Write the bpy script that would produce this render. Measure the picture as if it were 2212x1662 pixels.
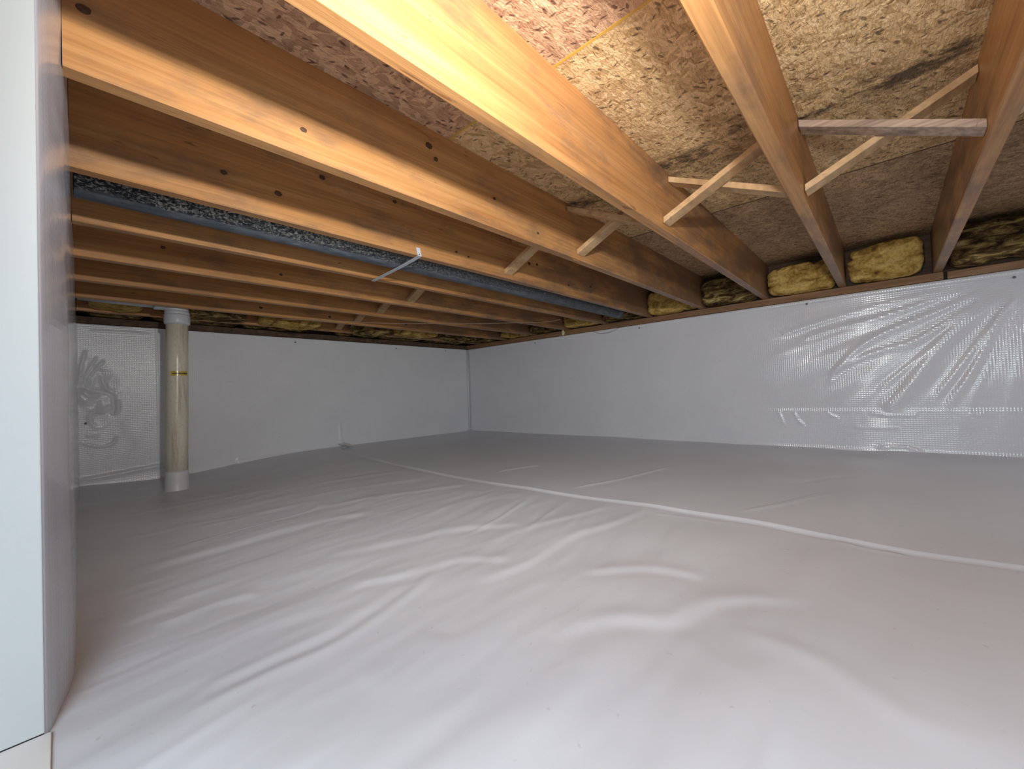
import bpy, bmesh, math, random
import numpy as np
from mathutils import Vector, Matrix

for o in list(bpy.data.objects):
    bpy.data.objects.remove(o, do_unlink=True)
SC = bpy.context.scene
COL = SC.collection

# ------------------------------------------------------------------ camera
CAM_H = 0.4328
F = Vector((0.7389597, 0.67345075, 0.02006601))
R = Vector((0.67366981, -0.73808597, -0.03739106))
U = Vector((0.0103706, -0.04114835, 0.99909923))
cd = bpy.data.cameras.new('camera')
cam = bpy.data.objects.new('camera', cd)
COL.objects.link(cam)
cd.sensor_width = 36.0
cd.lens = 894.5 / 2212 * 36
cd.clip_start = 0.01
m = Matrix(((R.x, U.x, -F.x), (R.y, U.y, -F.y), (R.z, U.z, -F.z)))
cam.matrix_world = Matrix.Translation((0, 0, CAM_H)) @ m.to_4x4()
SC.camera = cam

# ------------------------------------------------------------------ light
w = bpy.data.worlds.new('world')
SC.world = w
w.use_nodes = True
w.node_tree.nodes['Background'].inputs[0].default_value = (0.72, 0.82, 0.92, 1)
w.node_tree.nodes['Background'].inputs[1].default_value = 0.25

def lamp(name, kind, loc, direction, energy, color, **kw):
    d = bpy.data.lights.new(name, kind)
    d.energy = energy
    d.color = color
    for k, v in kw.items():
        setattr(d, k, v)
    o = bpy.data.objects.new(name, d)
    COL.objects.link(o)
    o.location = loc
    o.rotation_euler = Vector(direction).to_track_quat('-Z', 'Y').to_euler()
    return o

# hand-held work lamp above the lens, aimed into the far corner
lamp('work_lamp', 'SPOT', (0.20, 0.10, 0.887), (0.66, 0.74, 0.19), 55, (1.0, 0.985, 0.955),
     spot_size=math.radians(156), spot_blend=1.0, shadow_soft_size=0.024)
# daylight that comes through the access opening behind the camera
lamp('opening_daylight', 'AREA', (-0.34, -0.20, 0.62), (0.85, 0.05, -0.95), 15.0, (0.78, 0.905, 1.0),
     shape='RECTANGLE', size=0.9, size_y=0.40)
# added soft fill light out of view at the rear, brightens floor and walls
lamp('rear_fill', 'AREA', (2.1, -1.2, 0.80), (0.1, 0.85, -0.80), 3.6, (0.95, 0.97, 1.0),
     shape='RECTANGLE', size=1.6, size_y=0.5)

SC.view_settings.view_transform = 'Standard'
SC.view_settings.look = 'None'
SC.view_settings.exposure = 0.22
SC.view_settings.gamma = 1.0
SC.view_settings.use_curve_mapping = False

# ------------------------------------------------------------------ measures
S, T = 0.4064, 0.038
Y0 = -0.236
XW, YW, ZW, ZB, ZT = 3.228, 3.629, 0.953, 1.002, 1.2293
YREAR = -1.35
def JY(i): return Y0 + S * i
def left_x(y):            # plane of the liner on the left wall
    return float(np.interp(y, [0.85, 0.853, 0.862, 0.885, 0.94, 1.0, 1.12, 1.37, 1.6, 3.63],
                           [-0.017, -0.0145, -0.0115, -0.006, 0.004, 0.012, 0.017, 0.022, 0.028, 0.080]))

# ------------------------------------------------------------------ helpers
def tag(o, label=None, cat=None, group=None, kind=None):
    if label: o['label'] = label
    if cat: o['category'] = cat
    if group: o['group'] = group
    if kind: o['kind'] = kind
    return o

def link(name, me, mat=None, parent=None):
    if mat is not None:
        me.materials.append(mat)
    o = bpy.data.objects.new(name, me)
    COL.objects.link(o)
    if parent is not None:
        o.parent = parent
        o.matrix_parent_inverse = Matrix.Identity(4)
        ploc = Vector(parent.location)
        o.location = -ploc if parent.type == 'EMPTY' else (0, 0, 0)
    return o

def empty(name, loc):
    o = bpy.data.objects.new(name, None)
    o.empty_display_size = 0.05
    COL.objects.link(o)
    o.location = loc
    return o

def finish(name, bm, mat, parent=None, smooth=False):
    bmesh.ops.recalc_face_normals(bm, faces=bm.faces)
    me = bpy.data.meshes.new(name)
    bm.to_mesh(me)
    bm.free()
    if smooth:
        for p in me.polygons: p.use_smooth = True
    return link(name, me, mat, parent)

def bbox(bm, x0, x1, y0, y1, z0, z1, bev=0.0, seg=2):
    r = bmesh.ops.create_cube(bm, size=1.0)
    vs = r['verts']
    for v in vs:
        v.co = Vector(((x0 + x1) / 2 + v.co.x * (x1 - x0), (y0 + y1) / 2 + v.co.y * (y1 - y0),
                       (z0 + z1) / 2 + v.co.z * (z1 - z0)))
    if bev > 0:
        es = list({e for v in vs for e in v.link_edges})
        bmesh.ops.bevel(bm, geom=es, offset=bev, segments=seg, affect='EDGES', profile=0.5)

def box_obj(name, x0, x1, y0, y1, z0, z1, mat, parent=None, bev=0.0):
    bm = bmesh.new()
    bbox(bm, x0, x1, y0, y1, z0, z1, bev)
    return finish(name, bm, mat, parent)

def tube_mesh(pts, rad, n=24, caps=True):
    """tube along a polyline; rad may be a list"""
    bm = bmesh.new()
    pts = [Vector(p) for p in pts]
    if not hasattr(rad, '__len__'): rad = [rad] * len(pts)
    rings = []
    up = None
    for i, p in enumerate(pts):
        a = pts[max(i - 1, 0)]; b = pts[min(i + 1, len(pts) - 1)]
        t = (b - a).normalized()
        if up is None:
            up = Vector((0, 0, 1)) if abs(t.z) < 0.9 else Vector((1, 0, 0))
        s = t.cross(up).normalized()
        up = s.cross(t).normalized()
        rings.append([bm.verts.new(p + (s * math.cos(k * 2 * math.pi / n) + up * math.sin(k * 2 * math.pi / n)) * rad[i])
                      for k in range(n)])
    for i in range(len(rings) - 1):
        for k in range(n):
            f = bm.faces.new((rings[i][k], rings[i][(k + 1) % n], rings[i + 1][(k + 1) % n], rings[i + 1][k]))
            f.smooth = True
    if caps:
        bm.faces.new(rings[0][::-1]); bm.faces.new(rings[-1])
    return bm

def tube_obj(name, pts, rad, mat, parent=None, n=24, caps=True):
    bm = tube_mesh(pts, rad, n, caps)
    bmesh.ops.recalc_face_normals(bm, faces=bm.faces)
    me = bpy.data.meshes.new(name)
    bm.to_mesh(me); bm.free()
    return link(name, me, mat, parent)

# smooth value noise in numpy
def vnoise(x, y, seed=0):
    rs = np.random.RandomState(seed)
    tab = rs.rand(256, 256)
    xi = np.floor(x).astype(int); yi = np.floor(y).astype(int)
    fx = x - xi; fy = y - yi
    fx = fx * fx * fx * (fx * (fx * 6 - 15) + 10); fy = fy * fy * fy * (fy * (fy * 6 - 15) + 10)
    a = tab[xi & 255, yi & 255]; b = tab[(xi + 1) & 255, yi & 255]
    c = tab[xi & 255, (yi + 1) & 255]; d = tab[(xi + 1) & 255, (yi + 1) & 255]
    return (a * (1 - fx) * (1 - fy) + b * fx * (1 - fy) + c * (1 - fx) * fy + d * fx * fy) * 2 - 1

def fbm(x, y, seed=0, octv=4):
    s = 0; a = 1.0
    for k in range(octv):
        s = s + a * vnoise(x * 2 ** k + 13.7 * k, y * 2 ** k + 7.1 * k, seed + k)
        a *= 0.5
    return s / 1.9

def dist_poly(x, y, pl):
    d = np.full(x.shape, 1e9); tt = np.zeros(x.shape)
    L = len(pl) - 1
    sg = np.zeros(x.shape)
    for i in range(L):
        ax, ay = pl[i]; bx, by = pl[i + 1]
        ux, uy = bx - ax, by - ay
        q = ux * ux + uy * uy + 1e-12
        t = np.clip(((x - ax) * ux + (y - ay) * uy) / q, 0, 1)
        dx = x - (ax + t * ux); dy = y - (ay + t * uy)
        dd = np.sqrt(dx * dx + dy * dy)
        mk = dd < d
        d = np.where(mk, dd, d)
        tt = np.where(mk, (i + t) / L, tt)
        sg = np.where(mk, np.sign(ux * dy - uy * dx), sg)
    return d, tt, sg

def smooth_poly(pl, n=8):
    pts = [np.array(p, float) for p in pl]
    if len(pts) < 3: return [tuple(p) for p in pts]
    out = []
    for i in range(len(pts) - 1):
        p0 = pts[max(i - 1, 0)]; p1 = pts[i]; p2 = pts[i + 1]; p3 = pts[min(i + 2, len(pts) - 1)]
        for k in range(n):
            t = k / n
            out.append(tuple(0.5 * ((2 * p1) + (-p0 + p2) * t + (2 * p0 - 5 * p1 + 4 * p2 - p3) * t * t + (-p0 + 3 * p1 - 3 * p2 + p3) * t ** 3)))
    out.append(tuple(pts[-1]))
    return out

def ridge(x, y, pl, wd, h, taper=True, step=0.0):
    pl = smooth_poly(pl, 4)
    d, t, s = dist_poly(x, y, pl)
    e = np.exp(-(d / wd) ** 2)
    env = np.clip(np.minimum(t, 1 - t) * 5, 0, 1) if taper else 1.0
    env = env * env * (3 - 2 * env) if taper else 1.0
    r = h * e * env
    if step:
        r = r + step * s * (d / wd) * np.exp(-(d / (wd * 1.6)) ** 2) * env
    return r

def grid_mesh(name, P, mat, parent=None):
    """P: array (n,m,3)"""
    n, mm = P.shape[:2]
    me = bpy.data.meshes.new(name)
    me.vertices.add(n * mm)
    me.vertices.foreach_set('co', P.reshape(-1).astype(np.float32))
    idx = np.arange(n * mm).reshape(n, mm)
    q = np.stack([idx[:-1, :-1], idx[1:, :-1], idx[1:, 1:], idx[:-1, 1:]], -1).reshape(-1)
    nf = (n - 1) * (mm - 1)
    me.loops.add(nf * 4)
    me.loops.foreach_set('vertex_index', q.astype(np.int32))
    me.polygons.add(nf)
    me.polygons.foreach_set('loop_start', (np.arange(nf) * 4).astype(np.int32))
    me.polygons.foreach_set('loop_total', np.full(nf, 4, np.int32))
    me.polygons.foreach_set('use_smooth', np.ones(nf, bool))
    me.update(calc_edges=True)
    me.validate()
    return link(name, me, mat, parent)

# ------------------------------------------------------------------ materials
class N:
    def __init__(s, name):
        s.m = bpy.data.materials.new(name)
        s.m.use_nodes = True
        s.t = s.m.node_tree
        s.b = s.t.nodes['Principled BSDF']
    def n(s, typ, **kw):
        nd = s.t.nodes.new(typ)
        for k, v in kw.items():
            if k in ('inp',):
                for kk, vv in v.items(): nd.inputs[kk].default_value = vv
            else: setattr(nd, k, v)
        return nd
    def l(s, a, b): s.t.links.new(a, b)
    def coords(s, scale=(1, 1, 1), rot=(0, 0, 0), loc=(0, 0, 0), rnd=False):
        tc = s.n('ShaderNodeTexCoord')
        mp = s.n('ShaderNodeMapping')
        mp.inputs['Scale'].default_value = scale
        mp.inputs['Rotation'].default_value = rot
        mp.inputs['Location'].default_value = loc
        src = tc.outputs['Object']
        if rnd:
            oi = s.n('ShaderNodeObjectInfo')
            mu = s.n('ShaderNodeMath', operation='MULTIPLY'); mu.inputs[1].default_value = 37.0
            s.l(oi.outputs['Random'], mu.inputs[0])
            ad = s.n('ShaderNodeVectorMath', operation='ADD')
            s.l(src, ad.inputs[0]); s.l(mu.outputs[0], ad.inputs[1])
            src = ad.outputs[0]
        s.l(src, mp.inputs['Vector'])
        return mp.outputs[0]
    def noise(s, vec, scale, detail=4, rough=0.5, dist=0.0):
        nd = s.n('ShaderNodeTexNoise')
        nd.inputs['Scale'].default_value = scale
        nd.inputs['Detail'].default_value = detail
        nd.inputs['Roughness'].default_value = rough
        nd.inputs['Distortion'].default_value = dist
        s.l(vec, nd.inputs['Vector'])
        return nd.outputs['Fac']
    def ramp(s, fac, stops):
        r = s.n('ShaderNodeValToRGB')
        e = r.color_ramp.elements
        while len(e) < len(stops): e.new(0.5)
        for i, (p, c) in enumerate(stops):
            e[i].position = p
            e[i].color = (c, c, c, 1) if not hasattr(c, '__len__') else (*c, 1)
        s.l(fac, r.inputs[0])
        return r.outputs[0]
    def mix(s, fac, a, b, mode='MIX'):
        nd = s.n('ShaderNodeMix', data_type='RGBA', blend_type=mode)
        for sock, v in ((nd.inputs[0], fac), (nd.inputs[6], a), (nd.inputs[7], b)):
            if hasattr(v, 'is_output') or isinstance(v, bpy.types.NodeSocket): s.l(v, sock)
            elif hasattr(v, '__len__'): sock.default_value = (*v, 1)
            else: sock.default_value = v
        return nd.outputs[2]
    def math(s, op, a, b=None, clamp=False):
        nd = s.n('ShaderNodeMath', operation=op, use_clamp=clamp)
        for i, v in enumerate((a, b)):
            if v is None: continue
            if isinstance(v, bpy.types.NodeSocket): s.l(v, nd.inputs[i])
            else: nd.inputs[i].default_value = v
        return nd.outputs[0]
    def bump(s, h, strength, dist=0.001, normal=None):
        b = s.n('ShaderNodeBump')
        b.inputs['Strength'].default_value = strength
        b.inputs['Distance'].default_value = dist
        s.l(h, b.inputs['Height'])
        if normal is not None: s.l(normal, b.inputs['Normal'])
        s.l(b.outputs[0], s.b.inputs['Normal'])
        return b.outputs[0]
    def set(s, **kw):
        for k, v in kw.items():
            k = k.replace('_', ' ')
            if isinstance(v, bpy.types.NodeSocket): s.l(v, s.b.inputs[k])
            elif hasattr(v, '__len__'): s.b.inputs[k].default_value = (*v, 1)
            else: s.b.inputs[k].default_value = v

def mat_wood(name, c1, c2, c3, moldy=0.0, rough=0.5, along='X', grain=1.0):
    k = N(name)
    sc = {'X': (1.1, 22, 22), 'Y': (22, 1.1, 22), 'D': (6, 6, 6)}[along]
    v = k.coords(scale=sc, rnd=True)
    g = k.noise(v, 1.3, 6, 0.55, 0.6)
    col = k.ramp(g, [(0.30, c1), (0.52, c2), (0.72, c3)])
    v2 = k.coords(scale=(sc[0] * 1.6, sc[1] * 5, sc[2] * 5), rnd=True)
    g2 = k.noise(v2, 1.5, 3, 0.5)
    col = k.mix(0.35 * grain, col, k.ramp(g2, [(0.35, 0.45), (0.6, 1.0)]), 'MULTIPLY')
    # broad, slow tonal change and resin flecks
    v3 = k.coords(scale=(1.0, 3.0, 3.0), rnd=True)
    g3 = k.noise(v3, 1.6, 2, 0.5)
    col = k.mix(0.55, col, k.ramp(g3, [(0.3, (0.78, 0.70, 0.62)), (0.65, (1.06, 1.04, 1.0))]), 'MULTIPLY')
    v4 = k.coords(scale=(5.0, 26, 26), rnd=True)
    g4 = k.noise(v4, 1.8, 2, 0.6, 0.8)
    col = k.mix(0.55, col, k.ramp(g4, [(0.24, (0.22, 0.12, 0.07)), (0.31, (1, 1, 1))]), 'MULTIPLY')
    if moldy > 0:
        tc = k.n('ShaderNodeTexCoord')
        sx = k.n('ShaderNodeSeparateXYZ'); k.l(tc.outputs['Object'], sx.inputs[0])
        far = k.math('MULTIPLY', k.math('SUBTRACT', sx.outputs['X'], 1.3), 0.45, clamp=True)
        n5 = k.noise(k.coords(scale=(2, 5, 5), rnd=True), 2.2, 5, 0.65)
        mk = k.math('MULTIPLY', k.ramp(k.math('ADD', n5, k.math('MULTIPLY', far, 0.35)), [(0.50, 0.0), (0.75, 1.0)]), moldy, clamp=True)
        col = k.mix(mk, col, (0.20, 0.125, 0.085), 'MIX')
    k.set(Base_Color=col, Roughness=rough, Specular_IOR_Level=0.35)
    k.bump(k.math('ADD', g, g2), 0.35, 0.0012)
    return k.m

def mat_osb(name, ca, cb, cc, cdark, rot, fleck=0.5):
    k = N(name)
    cols = []; hs = []
    acc = None
    for j, (ang, sx, sy) in enumerate(((rot, 30, 85), (rot + 0.9, 34, 100), (rot - 0.75, 28, 78))):
        base = k.coords(rot=(0, 0, ang), scale=(1, 1, 1), loc=(3.1 * j, 1.7 * j, 0))
        # wobble
        nz = k.n('ShaderNodeTexNoise'); nz.inputs['Scale'].default_value = 9.0; nz.inputs['Detail'].default_value = 3
        k.l(base, nz.inputs['Vector'])
        vm = k.n('ShaderNodeVectorMath', operation='SCALE'); vm.inputs['Scale'].default_value = 0.035
        k.l(nz.outputs['Color'], vm.inputs[0])
        ad = k.n('ShaderNodeVectorMath', operation='ADD'); k.l(base, ad.inputs[0]); k.l(vm.outputs[0], ad.inputs[1])
        mp = k.n('ShaderNodeMapping'); mp.inputs['Scale'].default_value = (sx, sy, 1)
        k.l(ad.outputs[0], mp.inputs['Vector'])
        vo = k.n('ShaderNodeTexVoronoi', voronoi_dimensions='2D', feature='F1'); vo.inputs['Scale'].default_value = 1.0
        k.l(mp.outputs[0], vo.inputs['Vector'])
        sep = k.n('ShaderNodeSeparateColor'); k.l(vo.outputs['Color'], sep.inputs[0])
        c = k.ramp(sep.outputs[0], [(0.0, ca), (0.45, cb), (0.85, cc), (1.0, cc)])
        # dark streaks in a few cells
        dk = k.math('GREATER_THAN', sep.outputs[1], 0.93)
        inner = k.ramp(vo.outputs['Distance'], [(0.18, 1.0), (0.34, 0.0)])
        dk = k.math('MULTIPLY', dk, inner)
        cols.append((c, dk, sep.outputs[2], vo.outputs['Distance']))
        hs.append(sep.outputs[0])
    c = cols[0][0]
    c = k.mix(k.math('GREATER_THAN', cols[1][2], 0.55), c, cols[1][0])
    c = k.mix(k.math('GREATER_THAN', cols[2][2], 0.62), c, cols[2][0])
    for q in cols:
        c = k.mix(k.math('MULTIPLY', q[1], fleck), c, cdark)
    # fine fibres, many short dark nicks
    vf = k.coords(rot=(0, 0, rot + 0.3), scale=(40, 150, 1))
    nf = k.noise(vf, 1.0, 3, 0.6, 1.2)
    c = k.mix(0.8, c, k.ramp(nf, [(0.30, (0.42, 0.32, 0.24)), (0.42, (1, 1, 1)), (0.70, (1.08, 1.06, 1.02))]), 'MULTIPLY')
    vg = k.coords(rot=(0, 0, rot - 0.5), scale=(55, 170, 1))
    ng = k.noise(vg, 1.0, 2, 0.6, 1.0)
    c = k.mix(fleck, c, k.ramp(ng, [(0.24, (0.25, 0.16, 0.11)), (0.32, (1, 1, 1))]), 'MULTIPLY')
    # weathering
    nb = k.noise(k.coords(), 2.3, 5, 0.6)
    c = k.mix(0.6, c, k.ramp(nb, [(0.30, (0.72, 0.66, 0.62)), (0.60, (1.04, 1.02, 1.0))]), 'MULTIPLY')
    # old damp stains along the bridging line
    tc = k.n('ShaderNodeTexCoord')
    sx = k.n('ShaderNodeSeparateXYZ'); k.l(tc.outputs['Object'], sx.inputs[0])
    ddx = k.math('ABSOLUTE', k.math('SUBTRACT', sx.outputs['X'], 1.50))
    near = k.ramp(ddx, [(0.02, 1.0), (0.20, 0.0)])
    ns = k.noise(k.coords(scale=(2, 1, 1)), 5.0, 5, 0.7)
    mk = k.math('MULTIPLY', near, k.ramp(ns, [(0.47, 0.0), (0.60, 1.0)]))
    c = k.mix(k.math('MULTIPLY', mk, 0.85), c, (0.045, 0.032, 0.025))
    k.set(Base_Color=c, Roughness=0.68, Specular_IOR_Level=0.25)
    h = k.math('ADD', k.math('ADD', hs[0], hs[1]), k.math('MULTIPLY', nf, 2.2))
    k.bump(h, 0.9, 0.0035)
    return k.m

def mat_film(name, col, rough, plane, scrim=0.25, spec=0.5, lump=0.15):
    """reinforced white polyethylene with a woven scrim inside"""
    k = N(name)
    tc = k.n('ShaderNodeTexCoord')
    sx = k.n('ShaderNodeSeparateXYZ'); k.l(tc.outputs['Object'], sx.inputs[0])
    a, b = {'xz': ('X', 'Z'), 'yz': ('Y', 'Z'), 'xy': ('X', 'Y')}[plane]
    def comb(o):
        s_ = k.math('SINE', k.math('MULTIPLY', sx.outputs[o], 2 * math.pi / 0.0115))
        return k.math('POWER', k.math('ADD', k.math('MULTIPLY', s_, 0.5), 0.5), 3.0)
    h = k.math('MAXIMUM', comb(a), comb(b))
    n1 = k.noise(k.coords(), 3.0, 3, 0.5)
    c = k.mix(0.5, col, k.ramp(n1, [(0.35, (0.93, 0.93, 0.94)), (0.65, (1.02, 1.02, 1.02))]), 'MULTIPLY')
    n2 = k.noise(k.coords(), 55.0, 2, 0.6)
    c = k.mix(0.6, c, k.ramp(n2, [(0.22, (0.72, 0.70, 0.68)), (0.30, (1, 1, 1))]), 'MULTIPLY')
    k.set(Base_Color=c, Roughness=rough, Specular_IOR_Level=spec)
    n3 = k.noise(k.coords(), 22.0, 4, 0.6)
    b1 = k.n('ShaderNodeBump'); b1.inputs['Strength'].default_value = lump; b1.inputs['Distance'].default_value = 0.0015
    k.l(n3, b1.inputs['Height'])
    k.bump(h, scrim, 0.0006, b1.outputs[0])
    return k.m

def mat_plain(name, col, rough=0.5, metal=0.0, bump=0.0, scale=60, spec=0.5, var=0.0, varc=(0.6, 0.6, 0.6)):
    k = N(name)
    n = k.noise(k.coords(), scale, 4, 0.6)
    c = k.mix(var, col, k.ramp(n, [(0.35, varc), (0.6, (1, 1, 1))]), 'MULTIPLY') if var else None
    k.set(Base_Color=c if c is not None else col, Roughness=rough, Metallic=metal, Specular_IOR_Level=spec)
    if bump: k.bump(n, bump, 0.001)
    return k.m

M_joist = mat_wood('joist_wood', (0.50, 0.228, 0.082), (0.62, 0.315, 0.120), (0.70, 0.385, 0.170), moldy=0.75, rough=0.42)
M_brid = mat_wood('bridging_wood', (0.50, 0.30, 0.15), (0.62, 0.40, 0.21), (0.70, 0.48, 0.28), moldy=0.0, rough=0.6, along='D')
M_brid_grey = mat_wood('weathered_bridging_wood', (0.26, 0.19, 0.15), (0.46, 0.33, 0.25), (0.60, 0.44, 0.33), rough=0.7, along='Y', grain=1.6)
M_sill = mat_wood('sill_wood', (0.22, 0.12, 0.065), (0.34, 0.19, 0.10), (0.44, 0.27, 0.15), rough=0.7, along='Y')
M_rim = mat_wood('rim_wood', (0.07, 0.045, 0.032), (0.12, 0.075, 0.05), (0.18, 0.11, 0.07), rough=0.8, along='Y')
M_osb_tan = mat_osb('strand_board_tan', (0.58, 0.375, 0.18), (0.80, 0.545, 0.28), (0.93, 0.67, 0.37), (0.10, 0.06, 0.035), 1.2, 0.7)
M_osb_pink = mat_osb('strand_board_pink', (0.46, 0.27, 0.165), (0.62, 0.38, 0.235), (0.78, 0.51, 0.32), (0.12, 0.055, 0.04), 0.6, 0.8)
M_osb_far = mat_osb('strand_board_brown', (0.42, 0.27, 0.155), (0.58, 0.385, 0.225), (0.70, 0.48, 0.285), (0.09, 0.05, 0.03), 1.45, 0.6)
M_glue = mat_plain('panel_edge_sealer', (0.62, 0.36, 0.06), 0.6)
M_film_floor = mat_film('floor_liner', (0.74, 0.755, 0.79), 0.36, 'xy', 0.05, 0.45)
M_film_r = mat_film('wall_liner_right', (0.85, 0.85, 0.885), 0.125, 'yz', 0.60, 0.65)
M_film_b = mat_film('wall_liner_back', (0.87, 0.88, 0.91), 0.25, 'xz', 0.5, 0.5)
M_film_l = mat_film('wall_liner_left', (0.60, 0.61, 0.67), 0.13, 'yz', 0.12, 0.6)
M_conc = mat_plain('foundation_block', (0.42, 0.41, 0.39), 0.9, bump=0.5, var=0.4)
M_white = mat_plain('white_trim_board', (0.57, 0.60, 0.60), 0.45, scale=8, var=0.25, varc=(0.94, 0.94, 0.95))
M_white2 = mat_plain('white_threshold_board', (0.82, 0.80, 0.78), 0.5, scale=8, var=0.2, varc=(0.94, 0.94, 0.95))
M_tape = mat_plain('white_seam_tape', (0.80, 0.80, 0.81), 0.35, bump=0.1, scale=40)
M_pin = mat_plain('grey_fastener', (0.20, 0.20, 0.22), 0.5)
M_knot = mat_plain('knot_wood', (0.13, 0.065, 0.035), 0.6, var=0.8, scale=300, varc=(0.35, 0.3, 0.25))
M_knot_l = mat_plain('pale_knot_wood', (0.48, 0.28, 0.14), 0.5, var=0.7, scale=200, varc=(0.6, 0.5, 0.4))
M_splinter = mat_plain('fresh_splinter', (0.72, 0.50, 0.28), 0.6)
M_strap = mat_plain('white_steel', (0.74, 0.78, 0.84), 0.4, metal=0.0, spec=0.6, var=0.5, scale=180, varc=(0.55, 0.55, 0.55))
M_hole = mat_plain('dark_hole', (0.02, 0.02, 0.02), 0.9)
M_foam = mat_plain('cream_foam', (0.75, 0.66, 0.44), 0.9, bump=0.6)
M_string = mat_plain('brown_wire', (0.42, 0.29, 0.20), 0.6)
M_wire_g = mat_plain('grey_wire', (0.10, 0.12, 0.13), 0.5)
M_pvc_w = mat_plain('white_plastic', (0.66, 0.68, 0.72), 0.35, var=0.25, scale=12, varc=(0.8, 0.8, 0.82))
M_sticker = mat_plain('yellow_sticker', (0.66, 0.50, 0.07), 0.22, spec=0.7)
M_ink = mat_plain('sticker_ink', (0.03, 0.02, 0.01), 0.35)

def make_pvc():
    k = N('beige_plastic')
    n1 = k.noise(k.coords(scale=(12, 12, 1.2)), 2.0, 4, 0.6)
    c = k.ramp(n1, [(0.30, (0.56, 0.47, 0.33)), (0.46, (0.80, 0.74, 0.60)), (0.68, (0.86, 0.82, 0.71))])
    n2 = k.noise(k.coords(), 90, 3, 0.7)
    c = k.mix(0.5, c, k.ramp(n2, [(0.30, 0.62), (0.45, 1.0)]), 'MULTIPLY')
    k.set(Base_Color=c, Roughness=0.28, Specular_IOR_Level=0.5)
    return k.m
M_pvc = make_pvc()

def make_zinc():
    """galvanised pipe: pale speckles on the upper side, smooth slate grey belly"""
    k = N('speckled_zinc')
    tc = k.n('ShaderNodeTexCoord')
    sx = k.n('ShaderNodeSeparateXYZ'); k.l(tc.outputs['Object'], sx.inputs[0])
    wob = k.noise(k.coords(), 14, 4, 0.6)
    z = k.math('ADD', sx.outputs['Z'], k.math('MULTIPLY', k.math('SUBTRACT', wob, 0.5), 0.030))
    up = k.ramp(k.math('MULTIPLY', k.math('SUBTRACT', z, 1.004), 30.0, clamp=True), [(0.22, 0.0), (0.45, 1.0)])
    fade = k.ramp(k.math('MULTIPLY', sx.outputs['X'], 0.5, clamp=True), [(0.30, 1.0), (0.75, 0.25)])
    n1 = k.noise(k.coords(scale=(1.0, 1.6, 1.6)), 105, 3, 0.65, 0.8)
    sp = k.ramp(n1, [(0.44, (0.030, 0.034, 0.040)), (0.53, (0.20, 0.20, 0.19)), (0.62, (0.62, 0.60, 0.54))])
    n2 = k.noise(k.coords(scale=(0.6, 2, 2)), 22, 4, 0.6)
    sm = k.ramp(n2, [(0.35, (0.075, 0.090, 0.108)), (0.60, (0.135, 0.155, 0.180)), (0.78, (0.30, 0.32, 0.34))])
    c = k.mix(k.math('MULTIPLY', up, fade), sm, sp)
    k.set(Base_Color=c, Roughness=0.55, Metallic=0.15)
    k.bump(n1, 0.4, 0.001)
    return k.m
M_zinc = make_zinc()

def make_batt():
    k = N('yellow_glass_wool')
    n1 = k.noise(k.coords(scale=(1, 1, 2.0)), 9, 6, 0.65, 0.7)
    c = k.ramp(n1, [(0.32, (0.14, 0.075, 0.022)), (0.44, (0.46, 0.28, 0.075)), (0.56, (0.74, 0.50, 0.16)), (0.72, (0.86, 0.64, 0.26))])
    n2 = k.noise(k.coords(), 70, 5, 0.7)
    c = k.mix(0.7, c, k.ramp(n2, [(0.32, (0.48, 0.40, 0.30)), (0.55, (1, 1, 1))]), 'MULTIPLY')
    k.set(Base_Color=c, Roughness=1.0, Specular_IOR_Level=0.05)
    k.bump(n2, 0.8, 0.004)
    return k.m
M_batt = make_batt()
def make_batt_dark():
    k = N('dark_glass_wool')  # glass wool in a darker, browner colour range
    n1 = k.noise(k.coords(scale=(1, 1, 3.0)), 11, 6, 0.7, 0.7)
    c = k.ramp(n1, [(0.38, (0.035, 0.020, 0.012)), (0.50, (0.16, 0.10, 0.04)), (0.62, (0.46, 0.34, 0.13)), (0.75, (0.60, 0.48, 0.24))])
    k.set(Base_Color=c, Roughness=1.0, Specular_IOR_Level=0.05)
    n2 = k.noise(k.coords(), 70, 5, 0.7)
    k.bump(n2, 0.8, 0.004)
    return k.m
M_batt_d = make_batt_dark()

# ================================================================== THE SETTING
# ---- floor: ground slab with the white liner on it
floor = box_obj('floor', -0.30, XW + 0.30, YREAR - 0.2, YW + 0.25, -0.40, -0.16, M_conc)
tag(floor, 'uneven white plastic ground liner covering the whole crawl space floor', None, None, 'structure')

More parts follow.
